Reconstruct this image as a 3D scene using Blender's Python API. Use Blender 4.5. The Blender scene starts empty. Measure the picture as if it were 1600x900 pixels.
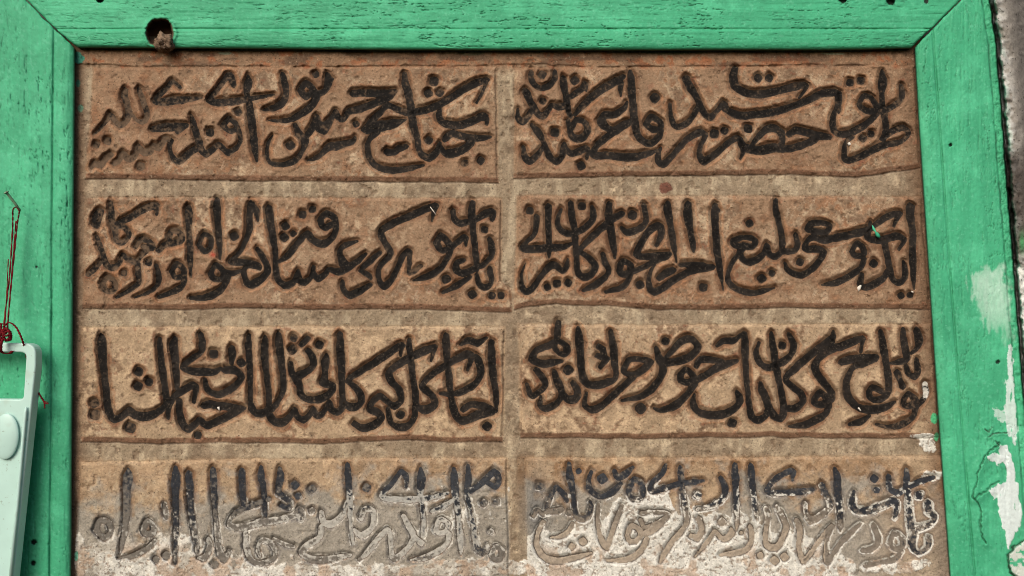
import bpy, bmesh, math, random
import numpy as np
from mathutils import Vector, noise as mnoise

# ------------------------------------------------------------------ camera, sky, sun, exposure
scn = bpy.context.scene
PX = 0.0006                       # metres on the wall for one photo pixel
FOC = 26.0 / 36.0 * 1600.0
DIST = FOC * PX
TILT = math.radians(3.5)
CT, ST = math.cos(TILT), math.sin(TILT)
cam_d = bpy.data.cameras.new("camera"); cam = bpy.data.objects.new("camera", cam_d)
scn.collection.objects.link(cam)
cam_d.lens = 26.0; cam_d.sensor_width = 36.0; cam_d.clip_start = 0.01; cam_d.clip_end = 100
cam.location = (0, -DIST * CT, -DIST * ST)
cam.rotation_euler = (math.radians(90) + TILT, 0, 0)
scn.camera = cam

SUN_EL, SUN_AZ = math.radians(34), math.radians(-22)      # azimuth measured from the wall's normal, to the left
w = bpy.data.worlds.new("World"); scn.world = w; w.use_nodes = True
nt = w.node_tree; bg = nt.nodes["Background"]
sky = nt.nodes.new("ShaderNodeTexSky"); sky.sky_type = 'NISHITA'; sky.sun_disc = False
sky.sun_elevation = SUN_EL; sky.sun_rotation = math.radians(180) - SUN_AZ
sky.air_density = 1.0; sky.dust_density = 5.0; sky.ozone_density = 0.5
nt.links.new(sky.outputs[0], bg.inputs[0]); bg.inputs[1].default_value = 0.10
sd = bpy.data.lights.new("sun", 'SUN'); sun = bpy.data.objects.new("sun", sd); scn.collection.objects.link(sun)
sd.energy = 1.5; sd.angle = math.radians(40); sd.color = (1.0, 0.95, 0.88)
dv = Vector((math.sin(SUN_AZ) * math.cos(SUN_EL), -math.cos(SUN_AZ) * math.cos(SUN_EL), math.sin(SUN_EL)))
sun.rotation_euler = dv.to_track_quat('Z', 'Y').to_euler()
scn.view_settings.view_transform = 'Standard'; scn.view_settings.look = 'None'
scn.cycles.filter_width = 1.0
scn.view_settings.exposure = 0.32; scn.view_settings.gamma = 1.0

# ------------------------------------------------------------------ helpers
def P(px, py, h=0.0):
    """photo pixel -> the point of the plane lying h metres in front of the wall (arrays welcome)"""
    px = np.asarray(px, float); py = np.asarray(py, float); h = np.asarray(h, float)
    u = (px - 800.0) / FOC; v = (450.0 - py) / FOC
    dy = CT - v * ST; dz = ST + v * CT
    t = (DIST * CT - h) / dy
    return np.stack(np.broadcast_arrays(u * t, -h, -DIST * ST + dz * t), -1)

def lin(r, g, b):
    c = np.array([r, g, b], float) / 255.0
    return np.where(c <= 0.04045, c / 12.92, ((c + 0.055) / 1.055) ** 2.4)

def sm(x, a, b):
    t = np.clip((x - a) / (b - a), 0, 1)
    return t * t * (3 - 2 * t)

RT = np.random.RandomState(7).rand(256, 256)
def vnoise(x, y, seed=0):
    x = x + seed * 17.31; y = y + seed * 9.77
    xi = np.floor(x).astype(int); yi = np.floor(y).astype(int)
    fx = x - xi; fy = y - yi
    fx = fx * fx * (3 - 2 * fx); fy = fy * fy * (3 - 2 * fy)
    a = RT[xi & 255, yi & 255]; b = RT[(xi + 1) & 255, yi & 255]
    c = RT[xi & 255, (yi + 1) & 255]; d = RT[(xi + 1) & 255, (yi + 1) & 255]
    return (a * (1 - fx) + b * fx) * (1 - fy) + (c * (1 - fx) + d * fx) * fy
def fbm(x, y, scale, oct=4, seed=0, sx=1.0, sy=1.0, gain=0.5):
    x = np.asarray(x, float) / (scale * sx); y = np.asarray(y, float) / (scale * sy)
    s = 0; a = 1; n = 0
    for o in range(oct):
        s = s + a * vnoise(x, y, seed + o * 3); n += a; a *= gain
        x = x * 2.03 + 5.1; y = y * 2.03 + 1.7
    return s / n                                              # about 0.5 +- 0.2

def mixc(c, col, m):
    return c * (1 - m[..., None]) + np.asarray(col) * m[..., None]

def grid_mesh(name, co, mask, mat, parent=None, attrs=None, col=None, flip=False):
    """quads of a (rows, cols, 3) vertex grid where mask (rows-1, cols-1) holds"""
    R, C = co.shape[:2]
    idx = np.arange(R * C).reshape(R, C)
    q = np.stack([idx[:-1, :-1], idx[1:, :-1], idx[1:, 1:], idx[:-1, 1:]], -1)[mask]
    if flip: q = q[:, ::-1]
    used, inv = np.unique(q.ravel(), return_inverse=True)
    v = co.reshape(-1, 3)[used]
    me = bpy.data.meshes.new(name)
    n = len(q)
    me.vertices.add(len(v)); me.vertices.foreach_set("co", v.astype(np.float32).ravel())
    me.loops.add(n * 4); me.loops.foreach_set("vertex_index", inv.astype(np.int32).ravel())
    me.polygons.add(n)
    me.polygons.foreach_set("loop_start", (np.arange(n) * 4).astype(np.int32))
    me.polygons.foreach_set("loop_total", np.full(n, 4, np.int32))
    me.polygons.foreach_set("use_smooth", np.ones(n, bool))
    me.update(calc_edges=True)
    if col is not None:
        a = me.attributes.new("Col", 'FLOAT_COLOR', 'POINT')
        c4 = np.ones((len(v), 4), np.float32); c4[:, :3] = np.clip(col.reshape(-1, 3)[used], 0, 1)
        a.data.foreach_set("color", c4.ravel())
    for k, arr in (attrs or {}).items():
        a = me.attributes.new(k, 'FLOAT', 'POINT')
        a.data.foreach_set("value", arr.ravel()[used].astype(np.float32))
    me.materials.append(mat)
    o = bpy.data.objects.new(name, me); scn.collection.objects.link(o)
    if parent: o.parent = parent
    return o

def tag(o, label, cat, group=None):
    o["label"] = label; o["category"] = cat
    if group: o["group"] = group
    return o
def empty(name, loc=(0, 0, 0)):
    o = bpy.data.objects.new(name, None); scn.collection.objects.link(o); o.location = loc
    o.empty_display_size = 0.05
    return o
def put(name, bm, mat, parent=None, smooth=True):
    me = bpy.data.meshes.new(name); bm.to_mesh(me); bm.free()
    for p in me.polygons: p.use_smooth = smooth
    me.materials.append(mat)
    o = bpy.data.objects.new(name, me); scn.collection.objects.link(o)
    if parent: o.parent = parent
    return o

def tube(bm, pts, rad, seg=8):
    pts = [Vector(p) for p in pts]; rings = []
    n = len(pts)
    rad = rad if hasattr(rad, '__len__') else [rad] * n
    up = Vector((0.13, 0.9, 0.31))
    for i, p in enumerate(pts):
        t = (pts[min(i + 1, n - 1)] - pts[max(i - 1, 0)]).normalized()
        a = t.cross(up).normalized(); b = t.cross(a).normalized()
        rings.append([bm.verts.new(p + (a * math.cos(k * 2 * math.pi / seg) + b * math.sin(k * 2 * math.pi / seg)) * rad[i]) for k in range(seg)])
    for r0, r1 in zip(rings, rings[1:]):
        for k in range(seg):
            bm.faces.new((r0[k], r0[(k + 1) % seg], r1[(k + 1) % seg], r1[k]))
    bm.faces.new(rings[0][::-1]); bm.faces.new(rings[-1])

def spline(pts, n=10):
    pts = [np.array(p, float) for p in pts]
    q = [2 * pts[0] - pts[1]] + pts + [2 * pts[-1] - pts[-2]]
    out = []
    for i in range(1, len(q) - 2):
        p0, p1, p2, p3 = q[i - 1:i + 3]
        for t in np.linspace(0, 1, n, endpoint=False):
            out.append(0.5 * (2 * p1 + (p2 - p0) * t + (2 * p0 - 5 * p1 + 4 * p2 - p3) * t * t + (3 * p1 - p0 - 3 * p2 + p3) * t ** 3))
    out.append(pts[-1])
    return np.array(out)

def inside(x, y, poly):
    r = np.zeros(np.broadcast(x, y).shape, bool); n = len(poly)
    for i in range(n):
        x0, y0 = poly[i]; x1, y1 = poly[(i + 1) % n]
        if y0 == y1: continue
        c = ((y0 > y) != (y1 > y)) & (x < (x1 - x0) * (y - y0) / (y1 - y0) + x0)
        r ^= c
    return r
def dist_line(x, y, pts):
    d = np.full(np.broadcast(x, y).shape, 1e9)
    for (x0, y0), (x1, y1) in zip(pts, pts[1:]):
        L = max((x1 - x0) ** 2 + (y1 - y0) ** 2, 1e-9)
        t = np.clip(((x - x0) * (x1 - x0) + (y - y0) * (y1 - y0)) / L, 0, 1)
        d = np.minimum(d, np.hypot(x - x0 - t * (x1 - x0), y - y0 - t * (y1 - y0)))
    return d
def sdpoly(x, y, poly):
    d = dist_line(x, y, list(poly) + [poly[0]])
    return np.where(inside(x, y, poly), -d, d)                # negative inside

# ------------------------------------------------------------------ materials
def surf(name, rough=0.8, spec=0.25, noises=(), speck=None, bump=(), attr=True, color=None, coat=0.0):
    """vertex colour (or one colour) x brightness noise, dark/light grit, layered bump. noises: (scale, low, high, stretch)"""
    m = bpy.data.materials.new(name); m.use_nodes = True
    nt = m.node_tree; N = nt.nodes; L = nt.links
    b = N["Principled BSDF"]
    b.inputs["Roughness"].default_value = rough; b.inputs["Specular IOR Level"].default_value = spec
    b.inputs["Coat Weight"].default_value = coat; b.inputs["Coat Roughness"].default_value = 0.35
    tc = N.new("ShaderNodeTexCoord")
    def nz(scale, stretch=(1, 1, 1), detail=3, rough=0.6):
        mp = N.new("ShaderNodeMapping"); mp.inputs["Scale"].default_value = stretch
        L.new(tc.outputs["Object"], mp.inputs[0])
        t = N.new("ShaderNodeTexNoise"); t.inputs["Scale"].default_value = scale
        t.inputs["Detail"].default_value = detail; t.inputs["Roughness"].default_value = rough
        L.new(mp.outputs[0], t.inputs["Vector"]); return t.outputs["Fac"]
    def rng(src, a, bb, c, d):
        r = N.new("ShaderNodeMapRange"); L.new(src, r.inputs[0])
        for k, v in zip((1, 2, 3, 4), (a, bb, c, d)): r.inputs[k].default_value = v
        return r.outputs[0]
    if attr:
        at = N.new("ShaderNodeAttribute"); at.attribute_name = "Col"; c = at.outputs["Color"]
    else:
        rgb = N.new("ShaderNodeRGB"); rgb.outputs[0].default_value = (*color, 1); c = rgb.outputs[0]
    for (s, lo, hi, st) in noises:
        f = rng(nz(s, st), 0.3, 0.7, lo, hi)
        v = N.new("ShaderNodeVectorMath"); v.operation = 'SCALE'
        L.new(c, v.inputs[0]); L.new(f, v.inputs["Scale"]); c = v.outputs[0]
    for (s, lo, hi, colr, amt) in (speck or ()):
        f = rng(nz(s, (1, 1, 1), 2), lo, hi, 0, amt)
        mx = N.new("ShaderNodeMix"); mx.data_type = 'RGBA'
        L.new(f, mx.inputs[0]); L.new(c, mx.inputs[6]); mx.inputs[7].default_value = (*colr, 1); c = mx.outputs[2]
    L.new(c, b.inputs["Base Color"])
    prev = None
    for (s, st, strength, dist) in bump:
        bn = N.new("ShaderNodeBump"); bn.inputs["Strength"].default_value = strength; bn.inputs["Distance"].default_value = dist
        L.new(nz(s, st), bn.inputs["Height"])
        if prev: L.new(prev, bn.inputs["Normal"])
        prev = bn.outputs["Normal"]
    if prev: L.new(prev, b.inputs["Normal"])
    return m, b, c
I1 = (1, 1, 1)
M_stone, _, _ = surf("stone", 0.85, 0.2, [(60, .88, 1.12, I1), (200, .87, 1.13, I1), (620, .79, 1.21, I1)],
                     [(560, .63, .70, tuple(lin(40, 30, 24)), .7), (430, .66, .72, tuple(lin(200, 182, 158)), .35)],
                     [(130, I1, .35, .0012), (520, I1, .6, .0007)])
M_paint_line, _, _ = surf("letter_paint", 0.8, 0.15, [(300, .75, 1.25, I1)],
                     [(420, .60, .70, tuple(lin(84, 74, 64)), .5), (700, .66, .74, tuple(lin(140, 125, 105)), .4)],
                     [(450, I1, .7, .0006)])
def wood_mat(name, st):
    return surf(name, 0.62, 0.2, [(70, .9, 1.1, st), (400, .92, 1.08, I1)],
                [(420, .68, .75, tuple(lin(24, 70, 52)), .5), (300, .68, .75, tuple(lin(115, 200, 165)), .4)],
                [(150, st, .35, .0012), (520, I1, .35, .0005)])[0]
M_wood_h = wood_mat("green_paint_along", (.12, 1, 1)); M_wood_v = wood_mat("green_paint_upright", (1, 1, .12))
M_plaster, _, _ = surf("plaster", 0.9, 0.15, [(120, .8, 1.2, I1), (450, .85, 1.15, I1)],
                       [(380, .62, .68, tuple(lin(40, 36, 36)), .7)], [(140, I1, .6, .0015), (500, I1, .5, .0006)])
M_mint, _, _ = surf("mint_plastic", 0.38, 0.45, [(25, .93, 1.07, I1)], [(300, .66, .74, tuple(lin(120, 130, 115)), .5), (40, .58, .72, tuple(lin(150, 160, 140)), .4)],
                    [(90, I1, .05, .0006)], attr=False, color=tuple(lin(178, 212, 205)))
M_cord, _, _ = surf("red_thread", 0.85, 0.15, [(900, .6, 1.4, (1, 1, .5))], (), [(1200, I1, .6, .0004)], attr=False, color=tuple(lin(104, 20, 27)))
M_nail, _, _ = surf("painted_nail", 0.5, 0.4, [(300, .8, 1.2, I1)], [(400, .55, .62, tuple(lin(70, 62, 50)), .8)],
                    [(600, I1, .5, .0003)], attr=False, color=tuple(lin(110, 150, 120)))
M_mortar, _, _ = surf("mortar", 0.95, 0.1, [(200, .6, 1.4, I1)], [(400, .58, .66, tuple(lin(170, 150, 140)), .7), (350, .6, .66, tuple(lin(40, 25, 22)), .8)],
                      [(300, I1, .9, .0012)], attr=False, color=tuple(lin(116, 98, 82)))
M_drip, _, _ = surf("green_drip", 0.35, 0.4, [(300, .9, 1.1, I1)], (), (), attr=False, color=tuple(lin(60, 165, 130)))
M_white, _, _ = surf("white_fleck", 0.6, 0.3, [(300, .9, 1.1, I1)], (), (), attr=False, color=tuple(lin(215, 210, 200)))

# ------------------------------------------------------------------ read the engraved lines
STROKES = """P 0
T 120 100
W .45
S 378,205,50 372,250,55 395,320,50 405,400,55 375,460,50 330,475,50 295,440,40 262,400,45 235,440,40 190,500,30 130,555,14
S 485,190,30 505,250,45 530,320,45 552,400,45 520,450,45 470,440,30 440,400,25
D 155,632,60
D 240,600,70
W .3
S 805,185,30 750,140,45 700,190,45 640,250,50 610,295,45 680,295,60 780,285,65 880,275,45 975,265,20
W .2
S 1225,165,45 1195,90,55 1150,130,50 1100,200,45 1050,260,50 1035,290,45 1100,300,60 1200,295,60 1300,280,50 1400,265,35 1540,240,18
W .25
S 595,510,50 660,500,70 760,490,65 860,475,30
S 860,480,30 790,530,40
S 893,400,25 915,480,50 940,560,55 955,640,60 900,680,60 840,730,60 785,760,50 745,720,40 725,650,35 735,600,50
S 955,640,50 1000,700,60 1060,670,55 1110,630,50 1150,670,50 1190,690,50 1260,640,40 1280,570,35 1250,490,45
S 1140,480,45 1195,430,50 1250,490,45 1195,525,45 1140,480,45
D 1040,535,78
D 1260,375,65
W .65
S 265,710,50 215,750,55 190,790,50 140,780,50 115,810,30
S 735,600,50 690,590,50 640,650,60 600,640,50
S 575,680,60 520,690,60 480,640,40 470,690,50 440,730,50 400,740,55 360,700,50 330,750,50 290,780,40
D 500,800,80
T 340 100
W .12
S 238,95,25 238,155,75 230,225,45 245,300,50 258,400,60 275,520,65 290,650,55 305,760,25
W .1
S 505,80,40 525,150,50 535,230,45 500,310,65 430,345,50 360,360,20
W .12
S 645,205,50 690,150,55 740,200,55 690,255,55 645,205,50
S 740,200,60 770,250,65 730,330,65 650,390,55 550,440,45 400,442,15
S 770,235,50 840,205,50 865,140,65 855,80,40
S 865,140,60 890,120,40
D 770,80,65
W .2
S 605,475,35 640,550,60 680,590,60 670,660,50 610,750,50 510,785,45 410,770,35 385,690,30 395,620,30 430,560,15
S 680,580,50 740,500,60 770,410,40 790,480,80 830,500,100 880,440,60 920,370,40 945,420,55 985,430,50 1030,370,55 1120,350,60 1220,310,60 1340,255,60 1390,215,35
S 1060,230,60 1150,225,60 1270,230,60 1390,212,35
D 570,635,82
D 1080,470,65
W .05
S 700,755,15 790,720,45 870,650,60 930,640,70 1000,620,55 1055,605,50 1075,570,25
T 560 100
W .08
S 360,75,35 365,150,60 395,250,60 415,370,60 430,480,60 460,580,45 470,660,45 500,710,60 550,735,60 610,690,60 635,620,35
D 550,595,72
W .1
S 1005,125,45 920,150,60 820,200,60 720,265,60 620,325,60 500,365,60 400,380,60 300,355,55 230,325,50 170,380,55 100,450,60 60,510,60
S 1000,140,30 970,220,30 925,300,25
S 60,510,80 150,490,90 260,470,75 370,435,20
S 150,530,50 80,600,45 75,690,45 110,770,50 190,820,55 300,830,55 400,815,45 510,790,20
S 225,685,60 270,690,55 320,660,60 375,645,40
D 590,135,85
D 545,230,75
D 635,225,70
W .12
S 635,355,40 630,400,50 660,460,60 770,480,65 880,450,65 970,410,65 1000,420,40 1005,470,25
W .08
S 1030,570,25 950,580,50 850,575,60 740,545,60 690,570,60 670,600,30
S 880,610,70 830,660,65 720,700,75 670,690,50 635,640,40
D 955,755,72
W .5
D 830,775,70
P 1
T 800 100
W .2
S 150,60,40 150,120,45 185,170,50 240,190,50 300,160,50 335,110,45 335,60,35
S 45,350,20 45,410,45 75,450,55 120,420,55 150,370,55
S 105,215,60 130,270,60 170,340,55 200,390,60 245,405,60 285,360,50 310,325,40 360,335,55 420,325,50 440,330,45
D 235,85,80
D 240,290,62
W .15
S 400,110,50 405,170,60 420,240,50 430,300,50 445,370,40 460,410,40
S 570,160,60 540,200,50 480,240,50 440,270,40
S 570,160,50 580,210,20
D 490,130,78
W .12
S 870,100,40 800,140,65 700,200,65 610,270,65 540,340,55 490,395,35
S 850,150,50 850,250,20
S 465,500,55 500,440,50 560,450,50 590,510,55 560,570,65 490,580,60 450,520,40 440,440,35
W .1
S 155,475,30 200,530,60 240,600,45 290,720,55 345,760,60 390,720,50 405,650,50 410,620,30
S 250,640,50 190,720,55 135,760,60 100,720,50 85,650,30
S 410,660,50 470,700,55 550,670,55 590,660,40 585,740,25
D 335,535,85
D 540,795,80
W .05
S 900,300,30 870,350,50 800,395,55 720,400,60 700,450,70 740,500,65 800,520,70 870,480,65 930,450,50
S 800,520,70 720,590,60 655,650,55 640,715,60 740,715,60 900,730,65 1030,710,55 1130,675,25
W .05
S 925,60,35 930,130,60 940,280,60 955,420,60 975,540,60 1020,600,60 1080,620,60 1140,580,60 1165,520,45
S 1045,470,50 1090,415,55 1150,450,50 1160,500,45 1100,510,55 1045,470,50
D 1115,265,90
T 1010 100
W .05
S 110,655,25 90,710,40 100,770,50 140,780,60 200,720,50 260,650,55 330,580,55 420,535,60 460,560,45 430,620,40 415,700,45 440,760,60 500,730,60 580,670,55 660,600,50 720,580,50 745,620,50 755,690,35 735,740,15
D 530,545,85
D 610,520,70
W .1
S 185,310,25 190,390,35 210,470,45 250,490,50 320,460,50 370,400,50 400,340,50
S 310,110,60 340,180,65 390,260,50 420,330,50 455,390,50 500,415,55 550,370,40 600,310,50 630,360,60 720,400,65 850,395,60 1000,375,60 1100,345,55 1250,290,55 1350,240,60 1480,225,60 1510,270,45 1500,370,40
W .1
S 690,40,60 680,110,65 700,180,65 780,225,65 900,235,65 1050,205,60 1210,165,60 1245,190,40 1190,265,15
D 875,110,75
D 960,110,75
W .08
S 730,590,50 770,650,70 880,675,70 1000,655,75 1080,665,60 1200,640,60 1320,590,60
S 830,630,40 880,560,55 960,500,60 1040,520,60 1065,590,45 1040,650,60
S 1110,550,50 1170,520,60 1260,540,65 1350,560,70 1430,570,45
D 795,505,82
T 1210 100
W .12
S 500,230,55 495,320,45 465,390,45 455,480,50 490,540,55 570,545,55 670,500,60 750,440,55 800,380,60
S 660,310,40 700,250,45 760,270,45 800,350,50 740,370,55 680,340,50 660,310,40
D 590,145,70
D 675,130,70
W .18
S 840,50,25 845,150,75 840,230,45 845,330,50 865,430,50 870,520,50 850,580,60
S 825,370,45 900,345,50 980,290,50 1000,220,50 990,170,35
S 870,560,50 930,520,50 1010,500,50 1045,550,40 980,610,45 880,630,50 790,660,60 700,710,55 600,750,55 550,740,50 545,660,40 570,600,40 610,570,30
D 690,580,75
D 755,545,65
P 2
T 120 305
W .4
S 135,200,40 150,140,40 190,120,40 185,170,30 160,240,40 130,230,35 135,200,40
W .4
S 265,60,40 270,130,45 275,220,50 300,280,50 310,360,40 360,370,45 410,310,40 370,250,50 320,240,45
S 620,80,60 540,100,60 440,160,55 340,215,50 290,240,50
S 620,90,40 625,150,25
W .45
S 155,320,30 185,410,45 215,500,40 230,540,50 280,565,50 330,530,45 360,470,40 400,500,50 460,520,50 500,480,40 540,430,60
S 190,520,40 140,575,50 85,620,40
S 460,400,40 500,350,45 560,360,50 590,410,45 520,400,40
S 720,350,40 740,280,45 800,290,50 820,350,50 760,370,50 690,385,50 640,430,45
D 560,525,70
D 370,610,60
W .6
S 200,690,45 240,640,45 295,680,45 290,740,45 230,750,45 200,690,45
W .3
S 475,540,40 480,610,45 485,680,40 430,730,40 310,800,25
S 620,550,40 640,620,45 630,700,40 560,760,30 450,800,15
W .28
S 740,590,45 780,540,50 835,580,50 830,630,50 770,640,45 740,590,45
S 840,630,45 830,700,50 760,750,50 640,795,30
W .3
S 870,90,40 875,150,65 875,250,45 885,400,50 885,520,45 890,640,15
W .12
S 955,390,40 990,310,45 1040,330,45 1045,400,45 1000,440,50 955,390,40
W .2
S 1095,40,45 1095,110,65 1100,200,50 1110,330,50 1120,440,35 1120,500,15
W .15
S 1045,610,45 1085,550,50 1140,590,50 1130,650,50 1070,650,50 1045,610,45
S 1180,620,60 1160,690,55 1100,760,60 1000,800,55 890,805,30
T 340 305
W .05
S 265,70,60 250,150,50 250,260,50 220,350,45 180,430,40 140,480,40 100,515,40 130,520,60 220,525,55 310,545,50 330,570,40
S 270,80,50 300,120,50 315,200,25
S 60,600,50 120,610,40 190,590,30
S 310,420,40 350,480,55 380,540,50 385,600,60 320,670,65 250,700,60 215,650,45 205,590,45 240,555,40 320,560,45
D 130,320,80
W .08
S 400,100,60 410,190,60 430,320,55 450,430,45 455,560,45 470,650,50 520,705,55 590,680,50 630,590,35
S 630,600,35 640,660,55 680,680,55 730,640,45 750,560,30
S 750,600,35 780,650,55 840,620,45 870,580,40 940,600,60 1010,570,60 1100,510,50 1160,460,25
S 990,540,80 955,460,50 980,400,50 1090,360,25
W .06
S 480,520,30 560,460,55 630,370,60 700,300,55 740,350,60 820,380,65 890,340,55 925,260,50 910,180,55 850,145,55 805,190,50 830,250,55 890,230,50
D 530,240,75
D 520,330,80
D 590,300,60
D 665,150,75
D 740,110,65
T 560 305
W .08
S 600,85,60 520,110,60 400,165,60 270,220,60 180,280,55 195,350,50 240,420,50 245,470,50 180,540,50 155,610,40 170,680,45 205,710,60 260,660,55 310,560,50 350,470,50 400,440,45 400,520,35 395,600,30
S 600,90,50 575,200,20
S 170,450,40 110,500,50 50,550,50 20,590,40 70,620,50 95,650,30
S 95,700,35 20,745,55 -70,780,60 -120,730,45 -125,670,30
W .5
S 400,610,40 440,590,45 490,555,30
W .1
S 610,370,60 650,320,60 700,370,60 720,410,60 650,430,50 610,370,60
S 720,410,60 770,370,50 830,330,50 840,390,25
S 720,420,50 700,480,50 640,570,55 550,630,55 430,665,20
D 685,655,85
W .06
S 870,640,40 780,700,55 660,760,25
S 890,60,45 885,150,65 895,260,50 910,400,50 925,540,50 925,590,30
S 740,120,40 750,190,50 800,220,55 880,200,50
S 920,190,40 980,150,60 1050,130,55 1045,190,40
S 1025,340,40 1040,400,55 1040,470,50 980,540,45 930,560,40
S 820,510,40 770,530,50 770,590,55 830,610,60 910,570,55
S 925,620,35 940,690,45 990,720,50 1040,680,40 1030,600,50 1025,560,25
D 890,775,80
D 985,270,68
W .2
D 1045,785,70
D 1115,785,65
P 3
T 800 305
W .05
S 190,170,50 190,240,45 170,310,40 110,370,40 90,415,60 180,420,60 300,410,60 400,405,50 465,380,25
S 285,90,55 280,200,50 290,350,45 290,430,40 290,490,15
D 140,120,70
W .05
S 385,110,25 360,180,40 365,250,45 420,295,60 500,290,55 580,250,55 630,190,55 635,130,50 625,85,20
S 460,60,40 465,150,55 485,250,55 495,370,50 505,480,45 510,580,50 540,635,55 610,630,60 650,560,55 610,500,55 545,450,50 510,420,40
S 860,145,50 780,190,65 700,260,60 610,340,60 540,410,40
S 760,70,45 755,150,60 770,260,60 790,380,55 805,490,20
D 545,85,75
W .04
S 1030,80,40 1045,150,45 1040,220,50 980,270,55 900,290,60 855,250,30
D 940,155,85
W .04
S 710,460,40 730,530,50 755,590,45 720,650,50 650,700,60 560,745,30
W .04
S 840,590,50 860,520,50 920,540,50 920,600,55 860,620,50 840,590,50
S 930,600,50 910,660,50 860,720,55 730,755,30
S 940,600,45 1030,560,45 1120,515,45 1215,480,50
S 1130,390,40 1165,310,50 1150,240,60 1080,270,60 1020,360,60 975,460,60 1040,480,55 1150,475,60 1235,460,40
D 1000,700,80
W .05
S 105,530,15 75,620,25 80,710,40 105,755,50 160,730,55 220,640,50 280,570,55 330,545,60 390,590,50 425,560,45 435,500,20
D 275,720,70
D 350,690,75
D 440,685,75
T 1010 305
W .05
S 60,545,25 30,610,35 20,690,45 50,755,60 120,730,60 220,660,60 330,600,60 430,570,70 520,560,45
S 270,545,40 350,545,50 440,550,60
S 100,645,50 150,610,60 210,585,50
D 445,720,78
W .04
S 165,60,40 165,110,65 190,240,50 210,380,50 235,520,15
W .04
S 325,70,55 325,150,70 345,280,50 365,390,45 370,440,20
W .04
S 535,75,40 535,130,60 540,250,55 550,400,60 570,560,50 600,740,15
S 535,90,40 562,125,35
W .05
S 680,360,60 750,330,40 840,345,50 840,395,50 760,400,50 690,390,50 680,360,60
S 760,400,70 730,460,60 780,520,55 860,505,60 920,450,50 940,390,40 960,460,50 1010,480,55 1060,440,50 1110,440,50 1160,430,50 1180,380,45 1165,310,40
S 730,450,50 670,530,45 640,610,35 645,680,50 720,740,55 830,765,50 920,745,40 1000,725,15
S 1010,40,35 1010,120,50 1040,230,50 1060,350,50 1060,430,45
D 805,220,75
D 900,650,80
D 980,610,65
T 1220 305
W .06
S 30,530,20 60,590,45 150,625,55 240,580,55 310,500,60 330,440,55 270,420,60 195,420,55 200,370,45 250,330,50 330,350,60 450,330,60 580,300,60 690,265,60 700,210,25
S 210,265,55 230,225,50 310,215,45 380,240,50 350,290,50 260,280,50 210,265,55
S 260,280,50 270,330,60
D 150,525,72
W .05
S 930,145,50 860,155,55 780,200,55 710,255,50 680,290,55 690,340,55 790,350,60 900,320,60 960,350,45 925,420,30
S 920,160,50 885,240,25
S 810,370,50 830,470,50 850,570,50 870,650,50 920,685,50 965,650,50 970,580,50 955,520,25
S 840,590,60 800,650,55 720,700,60 650,720,50 620,690,50 630,620,40
D 725,535,75
W .05
S 555,440,45 590,380,50 640,410,50 645,470,50 580,470,50 555,440,45
S 650,500,45 620,570,50 540,630,55 440,680,55 320,700,20
W .1
S 1010,90,70 1010,160,65 1030,300,55 1030,450,55 1035,600,50 1040,730,15
W .2
D 940,785,65
D 1010,780,60
P 4
T 120 510
W .05
S 190,70,35 195,120,65 200,220,65 215,380,50 230,500,50 240,620,55 280,720,55 340,710,55 410,660,60 450,690,65 540,705,65 640,665,55 700,600,50 690,480,50 670,350,50 655,220,45 650,100,35
D 485,355,78
D 480,465,80
D 565,435,75
W .05
S 765,95,40 755,150,65 770,260,55 780,400,45 785,490,30
W .25
D 420,790,95
W .5
D 140,600,80
D 145,690,90
W .04
S 720,590,30 770,540,55 840,495,60 910,460,55 930,500,45 915,590,25
S 745,590,30 715,650,40 715,715,25
S 800,580,45 805,680,50 830,760,55 870,800,60 930,760,55 960,730,50 1010,770,60 1080,750,60 1200,690,60 1300,640,40
S 990,620,50 1040,610,60 1110,620,60 1200,630,60 1310,640,30
D 945,850,65
W .04
S 970,60,40 980,130,50 970,200,45 890,260,45 830,320,50 900,350,60 1000,355,65 1080,355,50 1130,325,20
D 1070,215,80
W .04
S 1000,410,25 1020,490,45 1090,530,50 1190,500,55 1270,430,55 1285,390,50 1240,345,60 1160,340,60
S 1210,170,50 1215,230,55 1210,290,30
D 1285,285,75
T 340 510
W .05
S 245,70,30 240,140,50 250,280,45 255,450,40 255,580,40 280,660,55 340,680,60 395,640,50 400,520,40 385,400,45 370,250,55 370,130,50 370,80,25
W .06
S 475,60,40 480,130,60 495,250,55 510,380,45 510,500,45 470,590,45 430,640,50
S 400,680,50 440,740,60 510,750,60 570,700,50 600,650,40 620,700,50 670,730,55 720,690,40 750,640,35 770,690,50 820,680,45 870,590,30 890,650,50 940,670,55 975,620,50 975,500,45 970,350,55 960,200,60 955,60,45
W .1
S 710,190,45 745,250,50 745,310,50 690,360,50 620,400,70 640,470,50 650,530,50 700,570,50 790,570,55 880,520,55 895,460,50 830,440,70 840,360,45 840,280,65 850,220,25
S 570,290,40 580,360,50 620,420,60
S 655,140,45 705,95,45
D 795,145,75
W .4
D 595,90,62
D 585,180,82
T 560 510
W .04
S 340,150,50 280,180,55 180,250,60 80,310,55 0,360,50 -80,420,45 -30,470,50 20,540,55 10,610,50 -60,630,60 -110,600,50
S 335,160,40 330,230,20
W .04
S 600,160,40 520,190,60 420,235,60 320,290,60 240,360,55 260,430,60 320,500,55 330,580,50 280,620,60 220,580,50 170,545,45 110,590,50 90,650,50 150,670,60 180,720,50 120,770,60 30,795,55 -30,760,50
S 595,170,40 570,270,20
W .04
S 395,100,25 400,180,45 415,300,45 430,420,45 445,520,50 455,620,50 520,650,70 590,620,60 590,560,50 530,500,60 500,460,50 560,390,50 660,320,55 760,260,55 860,215,60 880,250,45 855,340,25
S 445,620,45 440,700,45 400,770,50 330,790,55 260,760,40 235,680,40 230,640,30
D 330,690,72
W .04
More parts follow.
